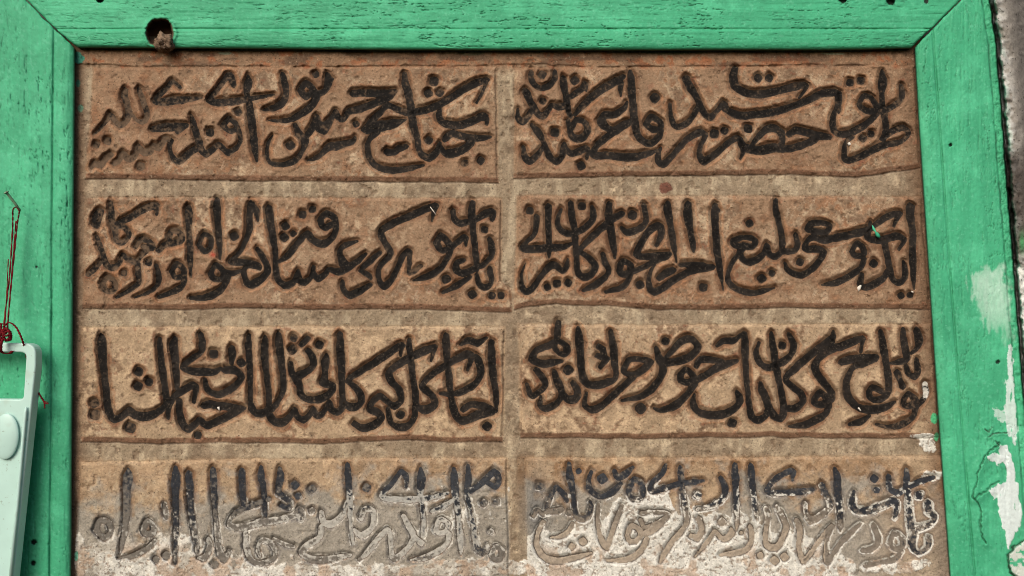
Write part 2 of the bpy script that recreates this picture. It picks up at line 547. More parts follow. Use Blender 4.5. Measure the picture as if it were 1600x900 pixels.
S 685,70,45 685,150,55 695,280,45 710,420,50 725,540,45 745,650,55 790,730,60 850,730,60 930,690,70 1050,660,60
S 820,650,50 880,610,45 960,620,60 1060,650,45
S 640,525,25 720,530,40 820,505,50 910,450,50 955,370,50 940,270,55 920,230,30
S 800,140,25 860,110,50 930,130,55 1000,90,20
W .05
S 1040,125,45 1040,250,60 1055,400,50 1075,520,45 1075,660,30
W .3
D 1005,780,78
P 5
T 800 500
W .04
S 360,20,40 355,90,55 350,150,50 290,200,50 190,240,50 160,310,60 240,340,60 320,330,55 390,320,20
S 360,160,50 420,200,50 420,260,55 370,260,40 335,210,40 350,160,40
W .1
S 190,390,50 240,450,50 260,510,45 200,570,45 150,590,40 115,500,25
S 330,400,30 350,470,55 390,570,50 350,650,50 270,690,50 220,670,40 225,600,25
S 390,570,50 440,620,60 500,610,60 510,550,55 475,490,40
D 440,390,85
W .04
S 515,60,25 525,140,60 535,270,55 545,400,50 570,480,60 640,510,60 740,490,60 810,450,40 800,320,50 790,200,55 770,90,35
S 680,210,50 710,230,50 715,290,50 670,280,45
S 740,305,50 690,365,40
W .05
S 880,370,45 920,310,45 1010,310,40 1080,330,55 1020,390,60 950,430,50 880,410,45 880,370,45
S 950,440,60 880,510,50 790,590,55 700,670,55 620,700,55 570,660,40 580,570,20
D 1005,690,95
T 1010 500
W .05
S 75,220,30 95,290,55 130,370,60 110,450,60 40,540,60 -50,600,45 -190,630,20
S 95,300,60 160,330,60 260,320,60 350,280,60 400,210,55 350,150,50 270,170,55 200,240,50 150,300,30
D 150,165,68
W .05
S 265,430,50 310,390,50 365,440,55 340,480,50 280,480,50 265,430,50
S 370,510,60 310,590,55 220,670,60 110,705,35 60,690,15
S 390,470,55 480,420,55 560,370,60 640,340,55 710,320,30
S 390,360,40 420,310,50 500,310,50 600,330,50
W .05
S 375,580,20 365,650,45 410,720,55 520,745,60 640,720,60 720,660,50 725,600,50 705,560,25
D 670,805,78
W .06
S 550,200,30 600,165,50 680,160,50 750,110,20
S 765,110,45 770,200,55 775,350,45 785,500,40 800,640,40 820,750,50 870,780,55 930,750,50 960,700,55 1010,760,60 1060,760,55 1070,660,50 1040,500,45 1010,350,55 990,200,50 975,100,25
S 960,690,55 930,610,60 900,540,55 890,490,25
W .08
S 880,180,25 855,260,40 890,340,50 960,370,55 1060,330,60 1130,270,50 1150,190,50 1110,110,35
D 1060,200,68
T 1220 500
W .05
S 410,90,20 395,150,60 300,220,60 200,300,60 110,380,60 40,460,50 90,520,55 160,580,55 170,640,50 110,690,60 40,690,40
W .06
S 640,140,40 560,170,60 460,210,60 380,230,70 290,310,60 270,390,60 330,480,60 390,560,55 400,620,50
S 640,150,40 625,250,20
S 405,150,40 400,220,40
S 265,610,50 310,570,55 360,620,55 320,660,55 265,650,45 265,610,50
S 380,650,45 350,730,50 260,790,60 160,825,45 60,830,15
W .06
S 470,330,50 540,310,60 640,300,60 745,290,45
S 740,300,50 650,340,50 570,370,40 530,430,50 510,530,55 540,620,60 620,690,60 720,700,65 820,680,55 890,640,25
S 540,815,30 620,795,50 690,750,30
W .08
S 780,90,35 790,150,45 800,210,55 820,320,50 840,450,50 840,550,50 800,610,50 720,620,50 690,570,45 720,530,50 790,560,45 820,580,40
W .15
S 955,70,30 960,150,50 975,250,50 980,310,50 910,330,40 850,340,15
S 1060,80,50 1080,150,60 1070,210,40 1020,260,20
S 980,360,35 1000,420,45 1050,440,50 1070,390,50 1060,310,35
S 910,410,50 930,470,40 950,520,50
W .3
S 1125,500,45 1130,590,40 1060,680,45
S 960,620,45 1000,580,45 1050,630,50 1010,670,50 960,660,40 960,620,45
S 1055,690,40 1020,770,45 930,820,50 830,835,30 740,815,15
P 6
T 120 710
W .45
S 400,110,20 400,180,80 390,300,60 390,400,55 380,550,55 360,680,50 330,800,15
W .8
S 150,590,50 180,520,50 250,530,50 265,610,50 210,650,50 150,590,50
W .1
S 770,100,30 775,190,75 770,300,60 775,450,50 775,600,50 770,760,40 770,860,20
W .2
S 875,150,55 880,240,60 890,400,55 910,550,50 935,700,45 940,760,40
W .3
S 1065,120,50 1070,220,55 1080,400,50 1095,600,45 1115,750,60 1150,820,60 1190,760,45
W .5
S 520,590,50 550,520,50 600,560,50 590,620,55 530,620,45 520,590,50
S 610,680,45 540,740,50 440,790,45 320,810,15
S 680,390,30 690,450,35 700,500,25
W .5
S 1030,660,40 1040,720,60 1000,800,60 950,810,30
W .5
D 1080,860,70
W .5
D 620,820,70
D 700,790,80
T 340 710
W .1
S 190,130,50 190,220,55 200,330,50 205,400,40
W .1
S 340,100,35 340,170,55 360,280,45 370,400,45 375,480,35
W .25
S 485,110,35 490,190,65 475,280,50 500,320,60 570,370,50 560,420,40 500,400,40
D 605,240,75
D 630,325,65
W .5
S 400,350,40 300,390,50 180,430,50 100,500,40 100,560,50 200,570,60 330,530,60 480,510,55 600,470,60 640,430,60 650,500,50
D 740,270,75
D 735,440,60
W .5
S 220,610,40 225,720,50 260,820,50 340,850,50 430,820,50 450,760,45 410,690,50 340,670,40 315,740,40 330,800,30
S 440,660,30 520,700,40 600,720,20
W .1
S 1015,80,40 1020,180,55 1030,300,50 1035,420,40 1040,560,30 1060,700,30
W .5
S 810,450,40 830,530,55 900,540,60 970,470,50 1010,380,40
S 810,560,40 790,650,50 700,710,60 660,770,55 740,820,60 860,820,60 960,800,50 1040,785,20
T 560 710
W .5
S 20,500,45 50,430,50 110,440,50 120,520,45 90,590,50 20,630,50 -30,590,35
D 65,260,75
W .15
S 375,255,30 370,170,50 330,140,45 270,220,45 200,290,50 200,340,50 330,350,50 450,350,50 600,330,45 700,300,25
W .1
S 485,110,30 490,190,70 485,300,50 500,420,40 510,540,40 500,640,40
W .05
S 745,110,30 750,190,65 755,300,60 775,430,50 790,580,50 800,700,40 800,780,20
S 740,360,40 650,410,45 570,445,25
W .1
S 855,90,30 860,190,55 850,300,45 870,420,40 900,560,45 920,700,50 960,770,55 1010,720,40
S 870,290,50 940,240,55 1000,190,55 1060,140,60 1095,190,50 1070,250,60 1010,220,40
W .35
S 605,580,45 640,510,50 700,540,50 680,600,45 620,610,45 605,580,45
S 710,620,45 690,700,50 600,770,55 500,810,45 410,825,15
W .55
S 350,480,40 390,550,50 430,640,50 390,720,50 320,790,50 270,810,50 255,720,40 250,620,40 220,590,45 150,660,50 80,750,50 10,820,30
S 430,630,40 490,690,60
W .45
S 1040,780,45 1070,720,45 1120,750,45 1110,810,45 1060,820,45 1040,780,45
D 980,380,70
D 1080,370,60
D 1040,600,50
P 7
T 810 710
W .15
S 395,70,30 400,160,60 420,260,50 435,350,40 440,430,40 470,500,50 540,490,50 570,420,40 560,370,30
D 470,130,55
W .35
S 220,420,40 250,340,45 295,260,40 350,310,50 380,360,30
S 220,450,50 300,440,50 340,430,40
S 120,480,40 150,440,40 190,470,40
D 400,455,60
D 165,250,70
W .6
S 190,530,40 150,620,45 150,720,50 200,800,60 290,830,60 420,810,55 570,770,25
S 420,540,40 390,600,50 330,640,45 250,650,20
D 415,720,70
D 505,680,80
W .2
S 570,140,35 545,210,40 570,290,50 650,330,50 740,290,60 800,230,40
S 750,130,40 780,180,50 840,150,60 895,100,30
D 655,190,95
W .3
S 860,290,45 900,200,55 960,230,50 970,330,45 900,350,50 860,290,45
W .6
S 620,390,30 620,520,35 640,640,45 690,720,60 720,640,50 770,500,50 810,400,40
W .6
S 850,630,45 880,560,50 950,590,50 940,660,50 870,680,45 850,630,45
S 1000,660,50 960,750,60 850,820,60 690,830,20
S 990,620,60 1080,570,60 1160,490,40
S 960,460,40 1060,450,40 1170,470,40 1000,570,40 950,510,40
T 1030 710
W .2
S 50,80,30 20,150,50 -60,230,50 -50,290,45 60,260,50 150,230,50 250,220,45 350,205,20
W .35
S 165,100,40 170,180,50 185,290,45 200,400,45 215,520,50 180,590,55 100,680,55 40,780,55 10,840,30
W .2
S 480,180,35 515,260,50 500,340,50 420,400,50 300,430,30
D 300,320,70
W .08
S 590,80,40 595,170,60 600,280,50 605,400,45 610,500,40 605,590,20
W .08
S 715,90,45 720,180,60 735,300,50 750,420,40 765,510,30
W .2
S 1040,200,30 1040,130,50 960,160,50 880,220,50 850,290,50 950,300,50 1100,290,55 1200,275,40
W .6
S 830,420,50 845,500,40 830,620,45 850,720,55 920,720,60 970,640,55 990,560,50 950,460,50 920,410,40
D 900,830,85
D 980,800,80
W .6
S 710,560,40 725,650,50 680,740,50 590,770,55 480,785,30
S 440,600,40 500,660,55 560,620,60 560,580,30
S 430,600,40 370,690,45 280,800,20
D 490,530,85
D 640,610,40
D 790,790,70
W .6
S 310,500,50 330,580,55 300,650,70 250,640,50
W .6
S 1140,380,30 1150,480,40 1180,530,40
S 1070,510,40 1100,600,50 1090,720,45 1130,830,55 1180,760,40
T 1250 710
W .05
S 270,110,30 290,180,60 295,300,60 310,420,50 315,540,45 315,600,20
W .3
S 170,240,50 210,330,50 235,400,50 170,470,60 100,510,60 50,470,40 45,390,30
W .05
S 420,290,30 405,370,50 440,440,60 550,435,65 660,390,65 740,365,55 755,420,45 740,500,30
D 580,190,75
D 600,280,60
W .12
S 690,170,40 700,260,50 760,300,55 820,260,50 835,180,50 830,120,40
S 840,290,50 850,400,50 860,520,60 880,610,70 860,690,50
S 860,250,45 930,215,50 1040,180,40
S 890,640,50 880,730,50 930,770,40 1000,720,50 1000,650,50
D 930,320,80
W .2
S 1000,380,60 1010,450,60 1050,490,50 1010,550,50 900,580,60
W .3
S 570,550,40 600,620,50 610,690,50 560,740,50 490,750,40
W .3
S 700,690,45 730,620,45 790,650,50 800,720,50 740,740,45 700,690,45
S 790,760,50 740,820,50 620,850,40 510,870,45
W .45
S 470,545,35 400,610,50 320,690,50 250,790,50 210,840,50 200,740,40 210,660,30 250,570,35
S 250,560,45 190,620,50 120,720,50 60,800,50 20,840,40
"""
words = []                                                   # (panel, wear, [(x, y, r) arrays])
pan = 0; ox = oy = 0; cur = None
for ln in STROKES.strip().splitlines():
    k, rest = ln[0], ln[2:]
    if k == 'P': pan = int(rest)
    elif k == 'T': ox, oy = map(float, rest.split())
    elif k == 'W': cur = [pan, float(rest), [], []]; words.append(cur)
    elif k == 'S':
        p = np.array([[float(a) for a in t.split(',')] for t in rest.split()])
        s = spline(p, 14)
        s = np.stack([ox + s[:, 0] / 5, oy + s[:, 1] / 5, np.maximum(s[:, 2], 4) / 10], -1)
        cur[2].append(s)
    elif k == 'D':
        x, y, s = map(float, rest.split(','))
        cur[3].append((ox + x / 5, oy + y / 5, s / 10))

# ------------------------------------------------------------------ the stone: one height field, cut into ledge and panels
GS = 1.2
X0, X1, Y0, Y1 = 96.0, 1500.0, 62.0, 930.0
gx = np.arange(X0, X1, GS); gy = np.arange(Y0, Y1, GS)
GX, GY = np.meshgrid(gx, gy)
edge_n = (fbm(GX, GY, 8, 3, 11) - .5)                         # ragged chisel edge
def word_field(wd, pad=14):
    pts = [s[:, :2] for s in wd[2]] + [np.array([[d[0], d[1]]]) for d in wd[3]]
    al = np.concatenate(pts)
    a0 = max(int((al[:, 0].min() - pad - X0) / GS), 0); a1 = min(int((al[:, 0].max() + pad - X0) / GS) + 2, len(gx))
    b0 = max(int((al[:, 1].min() - pad - Y0) / GS), 0); b1 = min(int((al[:, 1].max() + pad - Y0) / GS) + 2, len(gy))
    D = np.full((b1 - b0, a1 - a0), 30.0)
    for s in wd[2]:
        for i in range(0, len(s), 14):
            c = s[i:i + 15]
            m = 20
            i0 = max(int((c[:, 0].min() - m - X0) / GS) - a0, 0); i1 = min(int((c[:, 0].max() + m - X0) / GS) + 2 - a0, a1 - a0)
            j0 = max(int((c[:, 1].min() - m - Y0) / GS) - b0, 0); j1 = min(int((c[:, 1].max() + m - Y0) / GS) + 2 - b0, b1 - b0)
            if i1 <= i0 or j1 <= j0: continue
            xx = GX[b0 + j0:b0 + j1, a0 + i0:a0 + i1]; yy = GY[b0 + j0:b0 + j1, a0 + i0:a0 + i1]
            d = np.full(xx.shape, 30.0)
            for (x, y, r) in c:
                uu = (xx - x) * .82 + (yy - y) * .57; vv = (yy - y) * .82 - (xx - x) * .57     # a square-cut pen, not a round one
                uu *= uu; vv *= vv
                d = np.minimum(d, np.sqrt(np.sqrt(uu * uu + vv * vv)) - r * .84)
            D[j0:j1, i0:i1] = np.minimum(D[j0:j1, i0:i1], d)
    xx = GX[b0:b1, a0:a1]; yy = GY[b0:b1, a0:a1]
    for k, (x, y, s) in enumerate(wd[3]):
        an = 0.55 + 0.5 * math.sin(x * 3.1 + y)
        u = (xx - x) * math.cos(an) + (yy - y) * math.sin(an); v = -(xx - x) * math.sin(an) + (yy - y) * math.cos(an)
        h = s * 0.82
        q = (np.abs(u) ** 3 + np.abs(v) ** 3) ** (1 / 3.) - h
        D = np.minimum(D, q)
    D = D + edge_n[b0:b1, a0:a1] * 2.0 + (.1 if wd[0] in (4, 5) else .5)
    return (b0, b1, a0, a1), D
DG = np.full(GX.shape, 30.0)
WIDE = []
for wd in words:
    box, D = word_field(wd)
    b0, b1, a0, a1 = box
    DG[b0:b1, a0:a1] = np.minimum(DG[b0:b1, a0:a1], D)
    WIDE.append((box, D))

I = np.interp
PANELS = [  # left(y), right(y), top(x), bottom(x)
    (([105, 200, 275], [148, 142, 137]), ([105, 275], [774, 775]), ([140, 300, 780], [107, 106, 105]), ([135, 250, 350, 560, 780], [271, 272, 274, 276, 277])),
    (([105, 275], [806, 806]), ([105, 275], [1427, 1436]), ([800, 1100, 1440], [107, 105, 103]), ([805, 900, 1000, 1250, 1340, 1440], [271, 269, 267, 265, 269, 254])),
    (([310, 480], [135, 132]), ([310, 440, 452, 485], [781, 781, 796, 797]), ([130, 400, 790], [311, 310, 312]), ([130, 280, 350, 560, 680, 800], [474, 476, 474, 475, 476, 480])),
    (([305, 480], [810, 806]), ([305, 480], [1437, 1450]), ([805, 1100, 1440], [308, 308, 309]), ([805, 840, 870, 930, 960, 1040, 1130, 1250, 1450], [476, 469, 467, 469, 470, 476, 475, 473, 475])),
    (([510, 660, 685], [128, 126, 130]), ([510, 600, 685], [786, 786, 782]), ([125, 400, 790], [513, 512, 512]), ([125, 250, 380, 500, 560, 640, 700, 790], [683, 685, 683, 685, 682, 679, 683, 682])),
    (([505, 680], [813, 816]), ([505, 680], [1453, 1466]), ([810, 1000, 1100, 1460], [508, 510, 509, 508]), ([812, 900, 1000, 1200, 1300, 1470], [676, 677, 677, 674, 677, 676])),
    (([715, 910], [127, 121]), ([715, 910], [791, 793]), ([120, 350, 560, 795], [724, 720, 718, 717]), ([100, 900], [908, 908])),
    (([710, 910], [823, 827]), ([710, 910], [1473, 1486]), ([820, 1100, 1480], [717, 717, 714]), ([800, 1500], [906, 906])),
]
wob = (fbm(GX, GY, 26, 3, 5) - .5) * 5
PIDX = np.full(GX.shape, -1); RAISE = np.zeros(GX.shape); PIN = np.full(GX.shape, -99.0); PBOT = np.full(GX.shape, -99.0)
for i, (l, r, t, b) in enumerate(PANELS):
    dl = GX - I(GY, *l) + wob * .8; dr = I(GY, *r) - GX + wob * .8
    dt = GY - I(GX, *t) + wob * .6 + edge_n * 3; db = I(GX, *b) - GY + wob * .8
    e = np.minimum(np.minimum(dl, dr), np.minimum(dt, db))
    rz = np.minimum(np.minimum(sm(dl, -2.5, 2), sm(dr, -2.5, 2)), np.minimum(sm(dt, -2, 3), sm(db, -8.0, 1.0)))
    PIDX[(e > -10.5)] = i
    RAISE = np.maximum(RAISE, rz); PIN = np.maximum(PIN, e)
    ok = (dl > -3) & (dr > -3) & (dt > 20)
    PBOT = np.where(ok & (np.abs(db) < 30), db, PBOT)
ROW4 = sm(GY, 706, 722)
RIGHT = sm(GX, 806, 812)
rough_h = (fbm(GX, GY, 34, 4, 2) - .5) * .0022 + (fbm(GX, GY, 7, 4, 3, gain=.6) - .5) * .0011
HP = .0021
GROOVE = .0034 * (1 - .28 * ROW4)
DU = np.full_like(DG, 30.0); DU[:-1] = DG[1:]                # the upper wall of each cut is a wide chamfer
g = np.maximum(1 - sm(DG, -2.2, 2.2), 1 - sm(DU, -2.0, 6.0))
notch = np.exp(-((PBOT + 8.6) / 1.2) ** 2) * (.4 + .8 * fbm(GX, GY, 30, 3, 22))
seam = np.exp(-((PIN + 1.5) / 1.1) ** 2) * (PBOT < -50) * .5
chip = sm(fbm(GX, GY, 9, 4, 41), .66, .76)
H = HP * RAISE + rough_h - GROOVE * g - .0014 * notch - .0010 * seam * (.3 + 1.2 * fbm(GX, GY, 24, 3, 23)) - .0007 * chip
H = H + .0004 * np.exp(-((DG - 5.0) / 2.2) ** 2) * RAISE
H[(GY < 103)] += 0
# crossed top band: a low chipped fillet
H = H + .0012 * sm(103 + wob * 1.6 + (fbm(GX, GY, 90, 3, 88) - .5) * 10 - GY, -1.5, 1.5)

# limewash that ran over the lowest row
LN = fbm(GX, GY, 13, 5, 51, gain=.62); LN2 = fbm(GX, GY, 40, 3, 57)
def blob(x, y, rx, ry, e=1.0): return np.exp(-(((GX - x) / rx) ** 2 + ((GY - y) / ry) ** 2) ** e)
Lg = (np.maximum(.66 * sm(GY - I(GX, [820, 840, 880, 940, 965, 1045, 1060, 1180, 1200, 1260, 1300, 1330], [850, 830, 832, 818, 778, 778, 806, 806, 832, 836, 868, 905]), -14, 10) * (GX > 824) * (GX < 1335), blob(1180, 868, 120, 44, 2) * .6) + blob(930, 830, 120, 36, 2) * .0
      + blob(165, 872, 50, 34, 2) * .60 + blob(250, 880, 90, 26, 2) * .50 + blob(740, 886, 90, 15, 2) * .66 + blob(600, 893, 200, 10, 2) * .52 + blob(380, 896, 160, 9, 2) * .5
      + blob(420, 884, 190, 22, 2) * .30 + blob(230, 850, 60, 24, 2) * .34 + blob(700, 800, 110, 60, 2) * .2 + blob(1452, 693, 16, 17, 2) * .66 + blob(1440, 681, 26, 5, 2) * .50 + blob(1455, 743, 22, 10, 2) * .42
      + blob(1440, 880, 30, 9, 2) * .50 + blob(1390, 890, 60, 10, 2) * .55 + blob(1290, 880, 50, 18, 2) * .52 + blob(1075, 795, 24, 18, 2) * .3
      + blob(1022, 775, 22, 24, 2) * .48 + blob(124, 880, 7, 55, 2) * .55 + blob(812, 880, 12, 40, 2) * .22 + blob(300, 850, 60, 30, 2) * .3)
Lrim = np.exp(-((DG - 1.5) / 1.5) ** 2) * ROW4 * sm(GY, 735, 800) * (.30 + .22 * sm(GX, 1380, 1420) + .12 * RIGHT)   # ridge of lime on the groove rims
lime_ground = sm(Lg * sm(DG, -.5, 1.6) + Lrim * 1.2 + (LN - .5) * .95 + (LN2 - .5) * .25, .36, .44)
lime_ground *= sm(GY, 668, 676)
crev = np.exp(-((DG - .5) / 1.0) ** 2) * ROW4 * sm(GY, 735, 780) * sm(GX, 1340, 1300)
H = H + lime_ground * .0007 - crev * .0009

# colours of the stone (dirt, rust, old washes; some shade painted in at rims, bevels and margins)
tan = lin(138, 123, 103); rust = lin(136, 99, 73); lim_dummy = 0; cream = lin(186, 163, 134); brown = lin(108, 78, 58); grey = lin(140, 132, 120); ochre = lin(160, 105, 62)
c = np.broadcast_to(tan, GX.shape + (3,)).copy()
n1 = fbm(GX, GY, 70, 4, 61); n2 = fbm(GX, GY, 22, 4, 67, gain=.6); n3 = fbm(GX, GY, 10, 4, 71, gain=.65)
inp = sm(PIN, -6, 0)
row = I(GY, [100, 280, 310, 480, 510, 690, 720], [0, 0, 1, 1, 2, 2, 3])
c = mixc(c, lin(140, 114, 91), inp * (1 - sm(row, 1.4, 2)) * .9)
c = mixc(c, lin(157, 136, 111), inp * sm(row, 1.4, 2))
left12 = blob(240, 400, 190, 90, 2) + blob(230, 190, 190, 100, 2)
rustm = inp * np.clip(sm(n2 * .6 + n1 * .4, .47, .66) * (1 - .45 * sm(row, 1.4, 2)) + left12 * .35 * sm(n2, .35, .6), 0, 1)
c = mixc(c, rust, rustm * .8)
c = mixc(c, lin(184, 166, 140), sm(n1 * .4 + n2 * .2 + n3 * .4, .51, .62) * .75)
c = mixc(c, cream, inp * sm(row, 1.2, 2) * sm(n2, .44, .58) * .75)
c = mixc(c, lin(182, 164, 138), inp * (blob(1240, 400, 130, 50) + blob(1060, 360, 60, 60) + blob(580, 360, 60, 40) + blob(690, 170, 90, 40) + blob(430, 380, 60, 60)) * sm(n3, .42, .6) * .55)
scr = sm(1 - np.abs(fbm(GX + GY * .6, GY, 7, 3, 121, sx=1, sy=9) - .5) * 16, .55, .95) * sm(n1, .46, .58)
c = mixc(c, lin(190, 174, 150), scr * .4); c = mixc(c, lin(92, 72, 58), sm(1 - np.abs(fbm(GX - GY * .4, GY, 9, 3, 141, sx=5, sy=1) - .5) * 16, .6, .95) * sm(n2, .5, .62) * .45)
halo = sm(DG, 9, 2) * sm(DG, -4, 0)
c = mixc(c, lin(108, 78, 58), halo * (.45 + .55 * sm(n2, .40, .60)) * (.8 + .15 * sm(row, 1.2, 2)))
c = mixc(c, lin(98, 74, 57), inp * sm(n1 * .4 + n2 * .6, .48, .62) * sm(n3, .35, .6) * .8 * (1 - .6 * ROW4))
c = mixc(c, lin(176, 128, 92), sm(np.abs(DG - 5 - (n3 - .5) * 8), 2.2, .4) * sm(n1, .42, .56) * (1 - sm(row, 2.3, 3)) * .35)
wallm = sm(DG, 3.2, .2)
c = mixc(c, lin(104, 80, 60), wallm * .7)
# ledges: grey tan with pale vertical rubs
rub = fbm(GX, GY, 16, 3, 81, sx=1, sy=6)
led = 1 - inp
c = mixc(c, lin(182, 168, 144), led * sm(rub, .50, .64) * .5)
rb2 = fbm(GX + GY * .5, GY, 9, 3, 131, sx=1, sy=7)
c = mixc(c, lin(188, 174, 150), led * sm(rb2, .60, .70) * .2)
c = mixc(c, lin(108, 92, 76), led * sm(n2 * .6 + n1 * .4, .46, .62) * .65)
# top band: dark rusty grime; side margins: stain with painted shade beside the frame
top = sm(GY + (n2 - .5) * 26, 116, 96)
c = mixc(c, lin(132, 103, 80), top * .85)
c = mixc(c, lin(142, 88, 58), top * sm(n3 * .6 + n2 * .4 + .10 * blob(900, 100, 800, 9), .54, .66) * .75)
c = mixc(c, lin(74, 58, 48), top * sm(fbm(GX, GY, 12, 4, 85, sx=4), .54, .68) * .6)
lx = I(GY, [80, 900], [119, 111]); rx = I(GY, [80, 180, 420, 640, 900], [1429, 1434, 1450, 1465, 1484])
side = np.maximum(sm(GX + (n2 - .5) * 14, lx + 26, lx + 4), sm(GX + (n2 - .5) * 18, rx - 34, rx - 6) * 1.0)
c = mixc(c, lin(104, 80, 62), side * .8)
bev = sm(np.abs(PBOT + 3.8), 5.0, 3) ; c = mixc(c, lin(128, 94, 74), bev * (PBOT > -50) * .8)  # lower bevel browned: stain plus painted shade of the underside
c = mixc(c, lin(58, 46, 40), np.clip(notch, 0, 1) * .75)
c = mixc(c, lin(96, 76, 60), chip * .5)
c = mixc(c, lin(120, 66, 46), sm(n3, .68, .76) * inp * (1 - ROW4) * .4)
# lowest row: ochre crust at the top, cement-grey wash below
och = ROW4 * sm(GY + (n2 - .5) * 60, 800, 722) * (.45 + .55 * RIGHT)
c = mixc(c, lin(128, 98, 70), och * sm(n2 * .5 + n1 * .5, .40, .58) * (.6 + .3 * blob(870, 740, 70, 40) + .3 * blob(660, 745, 120, 40)))
gw = inp * ROW4 * sm(GY + (n2 - .5) * 150 + (n1 - .5) * 90 - 25 * sm(GX, 420, 250), 738, 800) * (1 - .55 * sm(GX, 1330, 1420))
c = mixc(c, lin(143, 139, 130), gw * .9)
c = mixc(c, lin(96, 94, 94), sm(DG, 7, 1) * ROW4 * sm(n3, .42, .62) * sm(GY, 730, 770) * .6)
c = mixc(c, lin(88, 90, 92), ROW4 * RIGHT * blob(838, 800, 22, 60) * .7)
limecol = lin(203, 202, 195)
c = mixc(c, lin(172, 167, 157), lime_ground * .9 * (1 - RIGHT)); c = mixc(c, limecol, lime_ground * (.97 * RIGHT + (1 - RIGHT) * .8 * sm(LN2 * .5 + LN * .5, .46, .56)))
tick = sm(fbm(GX, GY, 5, 3, 101, gain=.7), .60, .68) * lime_ground
c = mixc(c, lin(120, 104, 90), tick * .7); H = H - tick * .0006
c = mixc(c, lin(164, 142, 122), sm(fbm(GX, GY, 18, 4, 103), .54, .64) * lime_ground * sm(GY, 840, 870) * .7)
c = mixc(c, lin(84, 74, 66), crev * sm(fbm(GX, GY, 9, 3, 97), .32, .48))  # letter rims: crevice dirt and a shadow line painted into the colour
# green and turquoise paint that strayed from the frame
def stray(x, y, rx_, ry_, col, amt=.9):
    global c
    c = mixc(c, col, sm(blob(x, y, rx_, ry_) + (n3 - .5) * .9, .5, .62) * amt)
stray(124, 92, 10, 12, lin(40, 120, 105)); stray(122, 130, 5, 9, lin(60, 120, 100)); stray(126, 170, 7, 10, lin(70, 125, 105), .7)
stray(1460, 652, 7, 10, lin(60, 165, 115)); stray(1463, 682, 6, 9, lin(70, 160, 115)); stray(119, 868, 4, 12, lin(110, 190, 160))
stray(350, 83, 12, 3, lin(120, 130, 110), .8); stray(1300, 84, 26, 2.5, lin(130, 135, 112), .8); stray(1050, 82, 60, 4, lin(72, 86, 66), .7); stray(735, 83, 40, 4, lin(72, 84, 66), .6)
c = mixc(c, lin(150, 40, 32), blob(333, 398, 5, 4) * .8); c = mixc(c, lin(96, 48, 40), sm(blob(1041, 293, 11, 8) + (n3 - .5), .4, .55) * .8)
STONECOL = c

slab = tag(empty("inscribed_tablet", tuple(P(795, 905))), "carved tan stone slab with eight panels of black engraved script in a green frame", "stone tablet"); slab["kind"] = "thing"
CO = P(GX, GY, H)
quad_p = PIDX[:-1, :-1].copy()
for a in (PIDX[1:, :-1], PIDX[:-1, 1:], PIDX[1:, 1:]): quad_p = np.where(quad_p < 0, quad_p, np.where(a < 0, -1, quad_p))
LOC = slab.location.copy()
bpy.context.view_layer.update()
def under(o, par):
    o.parent = par; o.matrix_parent_inverse = Matrix_inv(par)
def Matrix_inv(par):
    from mathutils import Matrix
    return Matrix.Translation(-par.location)          # things sit at their base; parts keep world coordinates
def child(o, par):
    under(o, par); return o
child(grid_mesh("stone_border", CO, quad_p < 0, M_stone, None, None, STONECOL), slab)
# back block so the slab has its thickness
bm = bmesh.new()
a, b = P(90, 55, -.004), P(1515, 940, -.004)
bmesh.ops.create_cube(bm, size=1)
for v in bm.verts: v.co = Vector(((a[0] + b[0]) / 2 + v.co.x * (b[0] - a[0]), .022 + v.co.y * .03, (a[2] + b[2]) / 2 + v.co.z * (a[2] - b[2])))
cm = bm.loops.layers.float_color.new("Col")
for f in bm.faces:
    for lp in f.loops: lp[cm] = (*tan, 1)
child(put("stone_back", bm, M_stone, None, False), slab)
ROWN = ["first", "second", "third", "lowest"]
panels = []
for i in range(8):
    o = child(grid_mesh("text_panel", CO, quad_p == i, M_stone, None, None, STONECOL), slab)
    if i >= 6: o["label"] = "text panel smeared with white limewash"
    panels.append(o)

